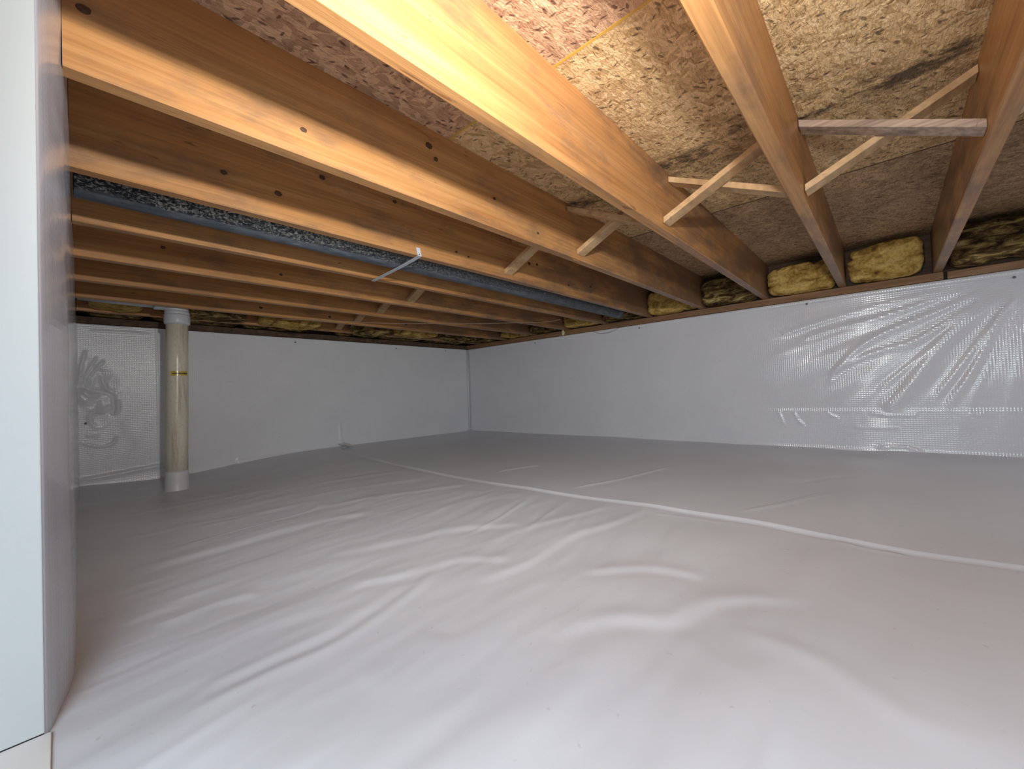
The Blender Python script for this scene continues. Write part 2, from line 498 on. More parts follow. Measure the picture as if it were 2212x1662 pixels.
CR = [  # creases measured in the photograph: polyline (x,y), half width, height, sided step
    ([(0.085, 1.46), (0.304, 1.496), (0.638, 1.518), (0.80, 1.44)], 0.022, 0.005, 0.006),
    ([(0.48, 1.177), (0.683, 1.109), (0.885, 1.046), (1.054, 0.892)], 0.020, 0.005, 0.004),
    ([(0.422, 0.965), (0.571, 0.89), (0.721, 0.856), (0.80, 0.718)], 0.018, 0.005, 0.004),
    ([(0.104, 0.735), (0.207, 0.744), (0.342, 0.75), (0.543, 0.81), (0.70, 0.90)], 0.014, 0.008, 0.000),
    ([(0.12, 0.79), (0.24, 0.79), (0.36, 0.80), (0.55, 0.85)], 0.016, 0.006, 0.003),
    ([(0.119, 1.076), (0.212, 1.098), (0.31, 1.08)], 0.018, 0.006, 0.004),
    ([(0.842, 2.21), (1.127, 2.184), (1.40, 2.096)], 0.025, 0.008, 0.0),
    ([(0.70, 1.95), (1.0, 1.93), (1.36, 1.80)], 0.022, 0.006, 0.0),
    ([(0.65, 1.72), (0.95, 1.66), (1.35, 1.50)], 0.022, 0.006, 0.003),
    ([(0.62, 0.72), (0.80, 0.70), (1.017, 0.72), (1.211, 0.673), (1.42, 0.655)], 0.016, 0.006, 0.005),
    ([(0.80, 0.86), (1.00, 0.88), (1.22, 0.82), (1.40, 0.78)], 0.016, 0.005, 0.003),
    ([(0.826, 0.56), (0.945, 0.444), (0.985, 0.32)], 0.016, 0.005, 0.005),
    ([(0.56, 0.45), (0.677, 0.413), (0.763, 0.318), (0.885, 0.272), (0.994, 0.12)], 0.018, 0.006, 0.006),
    ([(0.789, 0.237), (0.793, 0.11), (0.746, 0.028), (0.70, -0.04)], 0.022, 0.006, 0.0),
    ([(1.418, 0.141), (1.393, 0.063), (1.399, -0.006)], 0.006, 0.004, 0.0),
    ([(1.38, 0.62), (1.400, 0.50), (1.405, 0.36)], 0.006, 0.003, 0.0),
    ([(1.526, 1.069), (1.827, 0.956), (2.245, 0.897)], 0.010, 0.006, 0.0),
    ([(1.538, 0.401), (1.776, 0.293), (2.049, 0.196)], 0.006, 0.004, 0.0),
    ([(1.55, 0.385), (1.79, 0.272), (2.03, 0.180)], 0.005, 0.004, 0.0),
    ([(1.621, 1.626), (1.92, 1.538)], 0.010, 0.006, 0.0),
    ([(2.102, 0.343), (2.251, 0.246), (2.406, 0.127)], 0.020, -0.006, 0.0),
    ([(0.086, 1.156), (0.184, 1.166)], 0.016, 0.005, 0.0),
    ([(0.10, 1.86), (0.35, 1.88), (0.70, 1.80)], 0.020, 0.004, 0.003),
    ([(0.15, 2.30), (0.45, 2.33), (0.80, 2.25)], 0.022, 0.005, 0.003),
    ([(0.30, 0.62), (0.38, 0.60), (0.47, 0.62)], 0.03, 0.005, 0.0),
]
SEAM = [(1.72, 3.60), (1.62, 3.483), (1.53, 2.95), (1.456, 2.388), (1.404, 1.646), (1.424, 1.07), (1.45, 0.67),
        (1.458, 0.367), (1.434, 0.132), (1.423, -0.048), (1.432, -0.202), (1.45, -0.7), (1.46, YREAR)]

def floor_h(x, y):
    h = 0.0035 * fbm(x * 2.2, y * 2.2, 3, 3)
    left = np.clip((1.45 - x) / 0.25, 0, 1)
    # gathered wrinkles running across the left sheet, calmer on the right sheet
    wy = y + 0.10 * fbm(x * 1.3, y * 1.3, 21, 2) - 0.12 * x
    n = fbm(x * 2.4, wy * 9.0, 31, 3)
    h = h + (0.0010 + 0.0036 * left) * n + (0.0003 + 0.0007 * left) * fbm(x * 9, wy * 34, 35, 2)
    rd = 1 - np.abs(vnoise(x * 2.0 + 5, wy * 7.0, 44))
    h = h + 0.0034 * left * np.clip((rd - 0.72) / 0.28, 0, 1) ** 1.5 * np.clip(vnoise(x * 1.7, y * 1.7, 9) + 0.55, 0, 1)
    # broad soft swells close to the opening
    near = np.clip(1.2 - y, 0, 1)
    h = h + 0.0065 * near * vnoise(x * 3.6 - y * 2.0, y * 4.2 + x * 1.4, 77) * np.clip(x * 6, 0, 1)
    for pl, wd, hh, st in CR:
        h = h + ridge(x, y, pl, wd * 1.1, hh * (0.42 if wd > 0.011 else 0.8), True, st * 0.5)
    # ground falls away towards the drain pipe
    h = h - 0.064 * np.exp(-(((x - 0.42) / 0.62) ** 2 + ((y - 3.25) / 0.75) ** 2) ** 1.5)
    # soft upturn where the liner meets the walls
    h = h + 0.020 * np.exp(-np.clip(XW - x, 0, 9) / 0.035)
    h = h + 0.016 * np.exp(-np.clip(YW - y, 0, 9) / 0.035)
    return h

xs = np.arange(-0.0115, XW + 0.02, 0.0095)
ys = np.concatenate([np.arange(YREAR - 0.02, 0.0, 0.03), np.arange(0.0, 1.7, 0.007), np.arange(1.7, YW + 0.03, 0.013)])
GX, GY = np.meshgrid(xs, ys, indexing='ij')
GZ = floor_h(GX, GY)
link_f = grid_mesh('ground_liner', np.stack([GX, GY, GZ], -1), M_film_floor, floor)

def floor_z(x, y):
    return float(floor_h(np.array([[x]]), np.array([[y]]))[0, 0])

# taped lap joint of the ground liner: a rounded raised bead
sp = smooth_poly(SEAM, 10)
bm = bmesh.new()
prof = [(-0.026, 0.0004), (-0.017, 0.0018), (-0.010, 0.0050), (-0.004, 0.0095), (0.002, 0.0110), (0.007, 0.0085), (0.011, 0.003), (0.014, 0.0004)]
rows = []
for i, (x, y) in enumerate(sp):
    a = np.array(sp[max(i - 1, 0)]); b = np.array(sp[min(i + 1, len(sp) - 1)])
    t = (b - a) / np.linalg.norm(b - a)
    nx, ny = t[1], -t[0]      # t points to -Y, so n points to -X ... keep bead sides consistent
    if nx > 0: nx, ny = -nx, -ny
    k = 0.8 + 0.2 * math.sin(y * 5.0) * math.sin(y * 2.3 + 1)
    rows.append([bm.verts.new((x - nx * u * 1.0, y - ny * u * 1.0, floor_z(x - nx * u, y - ny * u) + v * k)) for u, v in prof])
for i in range(len(rows) - 1):
    for j in range(len(prof) - 1):
        f = bm.faces.new((rows[i][j], rows[i][j + 1], rows[i + 1][j + 1], rows[i + 1][j])); f.smooth = True
o = finish('seam_bead', bm, M_film_floor, floor, True)
o['label'] = 'raised taped seam running across the ground liner'

# ---- right wall (joists bear on it)
wall_right = box_obj('wall_right', XW + 0.02, XW + 0.22, YREAR - 0.2, YW + 0.22, -0.2, ZW - 0.004, M_conc)
tag(wall_right, None, None, None, 'structure')

def wall_right_d(y, z):
    d = 0.0015 * fbm(y * 2.0, z * 3.0, 5, 3)
    # tension wrinkles fanning out from the pinned top corner
    oy, oz = -0.56, 0.985
    dy, dz = y - oy, oz - z
    r = np.sqrt(dy * dy + dz * dz) + 1e-6
    th = np.arctan2(dz, dy)
    thw = th + 0.05 * vnoise(r * 2.0, th * 2.0, 8)
    env = np.clip((r - 0.06) / 0.25, 0, 1) * np.clip((1.55 - r) / 1.1, 0, 1) * (0.30 + 0.70 * np.clip((z - 0.22) / 0.2, 0, 1))
    env = env * (0.55 + 0.45 * np.clip((th - 0.15) / 0.3, 0, 1))
    fan = vnoise(thw * 9.0, r * 0.9, 61) + 0.5 * vnoise(thw * 19.0, r * 1.4, 62)
    d = d + 0.0058 * env * fan * np.clip(r, 0.25, 0.9)
    for pl, wd, h in (([(-0.42, 0.86), (-0.138, 0.650), (0.077, 0.583), (0.30, 0.47)], 0.020, 0.0060), ([(-0.50, 0.84), (-0.42, 0.70), (-0.375, 0.589), (-0.303, 0.414), (-0.20, 0.24)], 0.016, 0.0055),
                      ([(-0.46, 0.86), (-0.227, 0.618), (-0.052, 0.347), (0.03, 0.24)], 0.030, 0.0080), ([(-0.35, 0.90), (0.028, 0.794), (0.243, 0.755), (0.42, 0.70)], 0.016, 0.0040),
                      ([(-0.40, 0.88), (-0.18, 0.776), (0.053, 0.676), (0.20, 0.55), (0.30, 0.40)], 0.018, 0.0055), ([(-0.47, 0.82), (-0.36, 0.62), (-0.26, 0.44), (-0.17, 0.30)], 0.014, 0.0045),
                      ([(-0.30, 0.90), (0.15, 0.84), (0.55, 0.74)], 0.018, 0.0030), ([(-0.36, 0.80), (-0.14, 0.56), (0.06, 0.36)], 0.014, 0.0040)):
        d = d + ridge(y, z, pl, wd, h)
    side = np.clip((0.9 - y) / 0.5, 0, 1)
    # calm diagonal sag folds in the middle
    d = d + 0.0022 * (1 - side) * vnoise(y * 1.6 + z * 1.5, z * 1.2 - y * 0.3, 71)
    # lower strip overlaps at z = 0.256
    low = 1 / (1 + np.exp((z - 0.256) / 0.0022))
    d = d + 0.0022 * low * np.clip((1.4 - y) / 0.5, 0.25, 1)
    for pl, wd, h in (([(0.558, 0.246), (0.54, 0.20), (0.523, 0.149)], 0.007, 0.004), ([(0.468, 0.241), (0.45, 0.19), (0.41, 0.146)], 0.007, 0.005),
                      ([(0.08, 0.03), (-0.039, 0.046), (-0.128, 0.017)], 0.007, 0.006), ([(0.30, 0.24), (0.27, 0.215), (0.24, 0.205)], 0.006, 0.003),
                      ([(0.10, 0.235), (0.00, 0.222), (-0.12, 0.226)], 0.007, 0.004), ([(0.18, 0.15), (0.08, 0.146), (-0.06, 0.147)], 0.005, 0.003),
                      ([(-0.30, 0.235), (-0.33, 0.226), (-0.36, 0.228)], 0.007, 0.004)):
        d = d + ridge(y, z, pl, wd, h)
    # joint blocks telegraphing faintly through the strip
    d = d + 0.0007 * (1 / (1 + np.exp((np.abs(z - 0.19) - 0.035) / 0.006))) * np.clip(vnoise(y * 16, z * 3, 15) * 2, -1, 1)
    # bottom curls onto the floor
    d = d + 0.018 * np.exp(-np.clip(z + 0.01, 0, 9) / 0.022)
    return d

vy = np.arange(YREAR - 0.02, YW + 0.004, 0.008)
vz = np.arange(-0.05, ZW + 0.0001, 0.0085); vz = np.append(vz, ZW)
A, B = np.meshgrid(vy, vz, indexing='ij')
Dm = wall_right_d(A, B)
grid_mesh('vapor_liner', np.stack([XW - Dm, A, B], -1), M_film_r, wall_right)
# folded-over top hem of the liner
bm = bmesh.new()
yy = np.arange(YREAR, YW + 0.001, 0.05)
pr = []
for y in yy:
    wv = 0.0009 * math.sin(y * 7.3) + 0.0007 * math.sin(y * 17.0)
    pr.append([bm.verts.new((XW - 0.0040 + wv, y, ZW - 0.024 + 0.0015 * math.sin(y * 5))), bm.verts.new((XW - 0.0085 + wv, y, ZW - 0.018)),
               bm.verts.new((XW - 0.0085 + wv, y, ZW - 0.002)), bm.verts.new((XW - 0.003 + wv, y, ZW + 0.0015)), bm.verts.new((XW + 0.006, y, ZW + 0.0015))])
for i in range(len(pr) - 1):
    for j in range(4):
        bm.faces.new((pr[i][j], pr[i][j + 1], pr[i + 1][j + 1], pr[i + 1][j])).smooth = True
finish('liner_hem', bm, M_film_r, wall_right, True)

def pin(parent, p, axis):
    bm = bmesh.new()
    bmesh.ops.create_uvsphere(bm, u_segments=10, v_segments=6, radius=0.0065)
    for v in bm.verts:
        v.co[axis] *= 0.45
        v.co += Vector(p)
    return finish('fastener_pin', bm, M_pin, parent, True)
for y, z in ((1.498, 0.926), (0.37, 0.929), (-0.48, 0.915), (2.6, 0.922)):
    pin(wall_right, (XW - 0.010, y, z), 0)

# ---- back wall (parallel to the joists)
wall_back = box_obj('wall_back', -0.30, XW + 0.22, YW + 0.02, YW + 0.22, -0.3, ZW - 0.004, M_conc)
tag(wall_back, None, None, None, 'structure')

def wall_back_d(x, z):
    d = 0.0016 * fbm(x * 1.8, z * 2.6, 6, 3)
    lf = np.clip((0.62 - x) / 0.25, 0, 1)
    # slack panel beside the left corner: leans so that it mirrors the lamp
    bul = 1.0 * (np.clip(x, 0.08, 0.44) ** 2 - 0.2 * np.clip(x, 0.08, 0.44)) / 7.2
    d = d + bul * np.clip((1.05 - x) / 0.6, 0, 1) + lf * 0.0016 * vnoise(x * 9 + z * 3, z * 4, 91)
    cm = np.exp(-(((x - 0.155) / 0.085) ** 2 + ((z - 0.52) / 0.17) ** 2) ** 1.5)
    cr1 = 1 - np.abs(vnoise(x * 13 + z * 5, z * 11 - x * 6, 93)); cr2 = 1 - np.abs(vnoise(x * 27 - z * 9, z * 22 + x * 9, 94))
    d = d + cm * (0.017 * cr1 ** 2.0 + 0.0035 * cr2 ** 1.5 - 0.009)
    for pl, wd, h in (([(0.205, 0.74), (0.15, 0.66), (0.118, 0.60)], 0.007, 0.006), ([(0.17, 0.76), (0.125, 0.66), (0.100, 0.585)], 0.006, 0.005), ([(0.12, 0.80), (0.095, 0.68), (0.088, 0.575)], 0.007, 0.006),
                      ([(0.088, 0.584), (0.13, 0.545), (0.20, 0.53), (0.235, 0.50), (0.236, 0.42), (0.225, 0.38)], 0.011, -0.008),
                      ([(0.09, 0.56), (0.12, 0.515), (0.16, 0.512), (0.185, 0.525)], 0.006, 0.005),
                      ([(0.175, 0.49), (0.168, 0.43), (0.19, 0.395)], 0.008, 0.006), ([(0.255, 0.49), (0.255, 0.42), (0.245, 0.388)], 0.009, 0.007),
                      ([(0.082, 0.235), (0.15, 0.200), (0.215, 0.200), (0.24, 0.225), (0.248, 0.262)], 0.006, 0.007),
                      ([(0.11, 0.27), (0.17, 0.262)], 0.007, 0.005),
                      ([(0.129, 0.912), (0.25, 0.916), (0.432, 0.912)], 0.005, 0.005),
                      ([(0.06, 0.000), (0.219, 0.010), (0.449, 0.034), (0.60, 0.036)], 0.012, 0.012),
                      ([(1.684, 0.245), (1.692, 0.12), (1.696, 0.073), (1.716, 0.02)], 0.010, 0.010),
                      ([(1.50, 0.26), (1.60, 0.262), (1.66, 0.262)], 0.008, 0.003)):
        d = d + ridge(x, z, pl, wd, h)
    d = d + 0.012 * np.exp(-np.clip(z - np.where(x < 0.9, -0.06, 0), 0, 9) / 0.022)
    # bead of the corner lap
    d = d + 0.004 * np.exp(-((x - (XW - 0.022)) / 0.008) ** 2)
    return d
vx = np.concatenate([np.arange(0.03, 0.7, 0.005), np.arange(0.7, XW + 0.001, 0.010)])
vz = np.concatenate([np.arange(-0.12, ZW - 0.001, 0.0075), [ZW]])
A, B = np.meshgrid(vx, vz, indexing='ij')
Dm = wall_back_d(A, B)
grid_mesh('vapor_liner', np.stack([A, YW - Dm, B], -1), M_film_b, wall_back)
bm = bmesh.new(); pr = []
for x in np.arange(0.05, XW + 0.001, 0.05):
    wv = 0.0009 * math.sin(x * 7.3)
    pr.append([bm.verts.new((x, YW - 0.0040 + wv, ZW - 0.020 + 0.0012 * math.sin(x * 6))), bm.verts.new((x, YW - 0.0080 + wv, ZW - 0.015)),
               bm.verts.new((x, YW - 0.0080 + wv, ZW - 0.002)), bm.verts.new((x, YW - 0.003 + wv, ZW + 0.0015)), bm.verts.new((x, YW + 0.03, ZW + 0.0015))])
for i in range(len(pr) - 1):
    for j in range(4):
        bm.faces.new((pr[i][j], pr[i][j + 1], pr[i + 1][j + 1], pr[i + 1][j])).smooth = True
finish('liner_hem', bm, M_film_b, wall_back, True)
for x, z in ((1.329, 0.918), (2.279, 0.920), (0.112, 0.344), (2.9, 0.925)):
    pin(wall_back, (x, YW - 0.010, z), 1)
# corner tape and the loose tab where the ground seam meets the wall
o = tube_obj('corner_bead', [(XW - 0.014, YW - 0.014, 0.02), (XW - 0.017, YW - 0.015, 0.3), (XW - 0.013, YW - 0.014, 0.6), (XW - 0.014, YW - 0.014, ZW - 0.002)],
             [0.010, 0.009, 0.011, 0.008], M_tape, wall_back, 10)
bm = bmesh.new()
vs = [bm.verts.new(p) for p in ((1.655, 3.60, 0.036), (1.71, 3.612, 0.052), (1.775, 3.535, 0.016), (1.70, 3.50, 0.018))]
bm.faces.new(vs)
bmesh.ops.subdivide_edges(bm, edges=bm.edges, cuts=3, use_grid_fill=True)
for v in bm.verts: v.co.z += 0.006 * math.sin(v.co.x * 60) * math.sin(v.co.y * 45)
finish('tape_tab', bm, M_tape, wall_back, True)

# ---- left wall, from the access opening to the back corner
bm = bmesh.new()
lv = [[bm.verts.new((x, y, z)) for z in (-0.2, ZT)] for x, y in ((-0.30, 0.885), (-0.014, 0.885), (0.0, 0.96), (0.015, 1.37), (0.072, YW + 0.02), (-0.30, YW + 0.02))]
for q in range(6):
    bm.faces.new((lv[q][0], lv[(q + 1) % 6][0], lv[(q + 1) % 6][1], lv[q][1]))
bm.faces.new([v[0] for v in lv]); bm.faces.new([v[1] for v in lv])
bbox(bm, -0.30, -0.028, YREAR - 0.2, -0.80, -0.2, ZT, 0)
wall_left = finish('wall_left', bm, M_conc)
tag(wall_left, None, None, None, 'structure')
yv = np.concatenate([[0.850, 0.853, 0.857, 0.862, 0.868, 0.876, 0.885, 0.90, 0.92, 0.94, 0.96, 0.98, 1.0, 1.03, 1.06, 1.09, 1.12], np.arange(1.15, YW + 0.01, 0.02)])
zv = np.arange(-0.10, ZT - 0.002, 0.012)
A, B = np.meshgrid(yv, zv, indexing='ij')
X = np.vectorize(left_x)(A)
g = np.clip((A - 0.853) / 0.08, 0, 1)
Wv = g * (0.0016 * vnoise(B * 9.0, A * 3.0, 17) + 0.0010 * vnoise(B * 26.0, A * 6.0, 18)) + 0.0028 * g * np.clip((0.45 - B) / 0.4, 0, 1) * vnoise(A * 7, B * 3, 19)
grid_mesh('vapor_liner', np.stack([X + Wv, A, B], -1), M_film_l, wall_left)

# jamb board of the access opening and its threshold
jamb = box_obj('trim_1', -0.30, -0.0163, 0.8485, 0.884, 0.0035, ZT, M_white, None, 0.0015)
tag(jamb, None, None, None, 'structure')
thr = box_obj('trim_2', -0.32, -0.0105, -0.80, 0.850, -0.10, 0.0022, M_white2, None, 0.001)
tag(thr, None, None, None, 'structure')

# ---- rear wall, behind the lens
wall_rear = box_obj('wall_rear', -0.30, XW + 0.22, YREAR - 0.2, YREAR, -0.2, ZT, M_conc)
tag(wall_rear, None, None, None, 'structure')

# ---- ceiling: strand board subfloor, individual sheets
ceiling = box_obj('ceiling', -0.32, XW + 0.22, YREAR - 0.2, YW + 0.22, ZT + 0.020, ZT + 0.060, M_rim)
tag(ceiling, None, None, None, 'structure')
xedge = [-0.39, 0.829, 2.049, 3.45]
ysplit = {0: [YREAR - 0.2, JY(-1) + 0.019, JY(5) + 0.019, YW + 0.2], 1: [YREAR - 0.2, JY(2) + 0.019, JY(8) + 0.019, YW + 0.2], 2: [YREAR - 0.2, JY(-1) + 0.019, JY(5) + 0.019, YW + 0.2]}
for c in range(3):
    for r in range(3):
        g = 0.0016
        x0 = max(xedge[c], -0.32) + g; x1 = xedge[c + 1] - g
        o = box_obj('subfloor_panel', x0, x1, ysplit[c][r] + g, ysplit[c][r + 1] - g, ZT, ZT + 0.0185,
                    (M_osb_pink, M_osb_tan, M_osb_far)[c], ceiling, 0.0008)
        if c == 0: o['label'] = 'pinkish strand board sheet'
        if c == 2: o['label'] = 'brown strand board sheet by the outer wall'
for xe in (0.829, 2.049):
    box_obj('edge_sealer', xe - 0.0035, xe + 0.0035, YREAR - 0.2, YW + 0.2, ZT - 0.0006, ZT + 0.019, M_glue if xe < 1 else M_rim, ceiling)

# ================================================================== TIMBER
def board(x0, x1, y0, y1, z0, z1, bow=0.0, seed=0, bev=0.003):
    """long board along X with slight crown, wane and rounded edges"""
    bm = bmesh.new()
    n = 24
    r = bev
    prof = [(y0 + r, z0), (y1 - r, z0), (y1, z0 + r), (y1, z1), (y0, z1), (y0, z0 + r)]
    rs = random.Random(seed)
    ph = [rs.uniform(0, 6.28) for _ in range(4)]
    rings = []
    for i in range(n + 1):
        t = i / n
        x = x0 + (x1 - x0) * t
        dy = bow * math.sin(math.pi * t) + 0.0008 * math.sin(9 * t + ph[0])
        dz = 0.0010 * math.sin(7 * t + ph[1])
        ring = []
        for j, (y, z) in enumerate(prof):
            ring.append(bm.verts.new((x, y + (dy if z < z1 else dy * 0.6), z + (dz if z < z1 - 0.01 else 0))))
        rings.append(ring)
    m_ = len(prof)
    for i in range(n):
        for j in range(m_):
            bm.faces.new((rings[i][j], rings[i][(j + 1) % m_], rings[i + 1][(j + 1) % m_], rings[i + 1][j]))
    bm.faces.new(rings[0]); bm.faces.new(rings[-1][::-1])
    return bm

JL = {
    -2: 'hidden floor joist, second one outside the right edge of the picture',
    -1: 'floor joist just outside the right edge, past the weathered top right one',
    0: 'greyish brown floor joist steep at the top right, two struts ending on it',
    1: 'floor joist with a pale cupped side, second from the right',
    2: 'wide bright orange floor joist coming down from the top centre',
    3: 'floor joist with a hard diagonal shadow and pale glare at the upper left',
    4: 'knotty floor joist directly right of the grey metal pipe, strap tab nailed on it',
    5: 'floor joist directly left of the grey metal pipe, strap end nailed under it',
    6: 'narrow looking floor joist, second to the left of the metal pipe',
    7: 'floor joist third to the left of the metal pipe, in front of the elbow joist',
    8: 'floor joist touching the white pipe elbow, last clear one before the back wall',
    9: 'dark last floor joist against the back wall, behind sagging insulation',
}
KN = {
    2: [(0.449, 1.104, 0.011, 1)],
    3: [(0.391, 1.062, 0.008, 0), (0.749, 1.175, 0.013, 0), (0.773, 1.144, 0.009, 0), (1.02, 1.104, 0.008, 0), (0.036, 1.110, 0.010, 0), (1.255, 1.045, 0.007, 0)],
    4: [(0.327, 1.097, 0.010, 0), (0.471, 1.083, 0.012, 0), (0.609, 1.184, 0.011, 0), (0.887, 1.189, 0.009, 0), (1.188, 1.062, 0.008, 0),
        (1.258, 1.055, 0.007, 0), (1.688, 1.114, 0.010, 0), (1.755, 1.123, 0.010, 0), (2.05, 1.06, 0.009, 0), (2.3, 1.09, 0.008, 0)],
    6: [(0.30, 1.09, 0.010, 0), (0.75, 1.06, 0.009, 0)],
    8: [(0.9, 1.05, 0.012, 0), (1.35, 1.04, 0.012, 0), (2.0, 1.05, 0.012, 0)],
}
J = {}
for i in range(-2, 10):
    y = JY(i)
    if y + T < 0.85 - 0.0: xs0 = -0.30
    else: xs0 = left_x(max(y, 0.86)) + 0.0008
    bow = {3: -0.004, 4: -0.006, 7: 0.003}.get(i, 0.0)
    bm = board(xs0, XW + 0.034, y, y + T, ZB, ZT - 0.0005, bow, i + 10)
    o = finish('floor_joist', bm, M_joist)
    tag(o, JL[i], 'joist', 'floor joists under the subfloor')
    J[i] = o
    for (kx, kz, kr, pale) in KN.get(i, []):
        kr *= 0.82
        tt = (kx - xs0) / (XW + 0.034 - xs0)
        kb = bow * math.sin(math.pi * tt)
        bm = bmesh.new()
        n = 14
        rs = random.Random(int(kx * 1000))
        c0 = bm.verts.new((kx, y + kb - 0.0021, kz))
        ring = [bm.verts.new((kx + kr * 1.15 * math.cos(a) * rs.uniform(0.85, 1.1), y + kb - 0.0012, kz + kr * 0.85 * math.sin(a) * rs.uniform(0.85, 1.1))) for a in [q * 2 * math.pi / n for q in range(n)]]
        base = [bm.verts.new((v.co.x, y + kb + 0.002, v.co.z)) for v in ring]
        for q in range(n):
            bm.faces.new((c0, ring[q], ring[(q + 1) % n]))
            bm.faces.new((ring[q], base[q], base[(q + 1) % n], ring[(q + 1) % n]))
        k_ = finish('knot', bm, M_knot_l if pale else M_knot, o)
# splinter torn from the lower edge of one joist
bm = bmesh.new()
vs = [bm.verts.new(p) for p in ((1.46, 0.984, ZB + 0.001), (1.50, 0.978, ZB - 0.010), (1.565, 0.986, ZB - 0.004), (1.54, 0.992, ZB + 0.002), (1.50, 0.992, ZB + 0.002))]
for f in ((0, 1, 4), (1, 2, 3), (1, 3, 4), (0, 4, 1)):
    try: bm.faces.new([vs[q] for q in f])
    except ValueError: pass
finish('splinter', bm, M_splinter, J[3])

# ---- cross bridging: two crossing struts in each bay
def strut(i, rising, xc, mat, label, shift=0.0):
    """rising: low end on joist i+1 side (far), high end on joist i; else the reverse"""
    ya = JY(i) + T + 0.0015; yb = JY(i + 1) - 0.0015
    if i + 1 == 3: yb -= 0.0045
    if i + 1 == 4: yb -= 0.0065
    w_, th = 0.055, 0.019
    zl, zh = ZB + 0.030, ZT - 0.026
    if rising: (za, zb_) = (zh, zl)
    else: (za, zb_) = (zl, zh)
    d = Vector((0, yb - ya, zb_ - za)); L_ = d.length; d.normalize()
    nrm = Vector((0, -d.z, d.y))
    bm = bmesh.new()
    vs = []
    for yy_ in (ya, yb):
        zc = za if yy_ == ya else zb_
        hz = (th / 2) / abs(d.y)
        x0 = xc - w_ / 2; x1 = xc + w_ / 2
        vs.append([bm.verts.new((x0, yy_, zc - hz)), bm.verts.new((x1, yy_, zc - hz)), bm.verts.new((x1, yy_, zc + hz)), bm.verts.new((x0, yy_, zc + hz))])
    a, b = vs
    for q in range(4):
        bm.faces.new((a[q], a[(q + 1) % 4], b[(q + 1) % 4], b[q]))
    bm.faces.new(a); bm.faces.new(b[::-1])
    bmesh.ops.bevel(bm, geom=list(bm.edges), offset=0.0012, segments=1, affect='EDGES')
    o = finish('bridging_strut', bm, mat)
    tag(o, label, 'strut', 'cross bridging struts between the joists')
    # nail heads at the low end
    return o
FRONT, BACK = 1.4925, 1.5515
bays = {
    -2: (FRONT, BACK), -1: (1.46, 1.60), 0: (1.5875, 1.5200), 1: (1.4960, 1.5595), 2: (1.5475, 1.4820), 3: (1.5180, 1.5800),
    5: (1.4960, 1.5600), 6: (1.52, 1.58), 7: (1.56, 1.50), 8: (1.60, 1.54)}
where = {
    -2: ('strut outside the right edge with its high end nearer the opening', 'strut outside the right edge with its low end nearer the opening'),
    -1: ('strut stub whose pale end shows at the right edge, beyond the top right joist', 'strut hidden behind the top right joist at the right edge'),
    0: ('bright yellow strut in the rightmost bay, rising to the upper right', 'grey weathered strut running almost level in the rightmost bay'),
    1: ('wide greyish strut second bay from the right, rising to the upper right', 'thin orange strut crossing behind the wide greyish one'),
    2: ('short pale strut with its foot low on the shadowed joist', 'brown strut sloping down under the stained board, left of the wide orange joist'),
    3: ('short strut just right of the metal pipe, foot beside the knots', 'strut hidden behind the joist right of the metal pipe'),
    4: ('strut hidden above the grey metal pipe, leaning away', 'strut hidden above the grey metal pipe, leaning towards the opening'),
    5: ('short strut right below the far end of the white strap', 'strut hidden behind the joist left of the metal pipe'),
    6: ('shaded strut in the bay second left of the metal pipe', 'darker strut crossing it in the bay second left of the metal pipe'),
    7: ('shaded strut in the bay of the joist above the pipe elbow', 'darker strut crossing in the bay above the pipe elbow'),
    8: ('small strut foot hanging over the insulation near the back wall', 'dark strut behind the insulation near the back wall')}
for i, (xa, xb) in bays.items():
    strut(i, True, xa, M_brid, where[i][0])
    strut(i, False, xb, M_brid_grey if i in (0,) else M_brid, where[i][1])

# ---- sill plates on the foundation and rim boards behind the joist ends
def plate(name, x0, x1, y0, y1, z0, z1, mat, label, cat):
    bm = bmesh.new(); bbox(bm, x0, x1, y0, y1, z0, z1, 0.003, 1)
    o = finish(name, bm, mat)
    tag(o, label, cat)
    return o
plate('sill_plate', XW - 0.004, XW + 0.14, -0.238, YW + 0.14, ZW + 0.004, ZB - 0.0012, M_sill, 'long reddish brown sill plate on top of the right liner wall', 'beam')
plate('sill_plate', XW - 0.001, XW + 0.14, YREAR, -0.252, ZW + 0.004, ZB - 0.004, M_sill, 'dark sill plate at the right edge, past the small black gap', 'beam')
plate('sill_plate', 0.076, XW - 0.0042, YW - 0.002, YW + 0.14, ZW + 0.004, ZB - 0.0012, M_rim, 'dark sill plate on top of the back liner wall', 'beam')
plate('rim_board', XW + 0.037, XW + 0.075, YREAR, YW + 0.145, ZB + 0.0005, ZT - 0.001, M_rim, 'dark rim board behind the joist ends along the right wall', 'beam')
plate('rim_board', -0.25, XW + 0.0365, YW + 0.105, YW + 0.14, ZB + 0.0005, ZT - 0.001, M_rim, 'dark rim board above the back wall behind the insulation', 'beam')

box_obj('gap_shade_block', XW + 0.008, XW + 0.12, -0.2519, -0.2381, ZW + 0.004, ZB - 0.006, M_hole, wall_right)  # black block added inside the plate gap to stand in for its shade
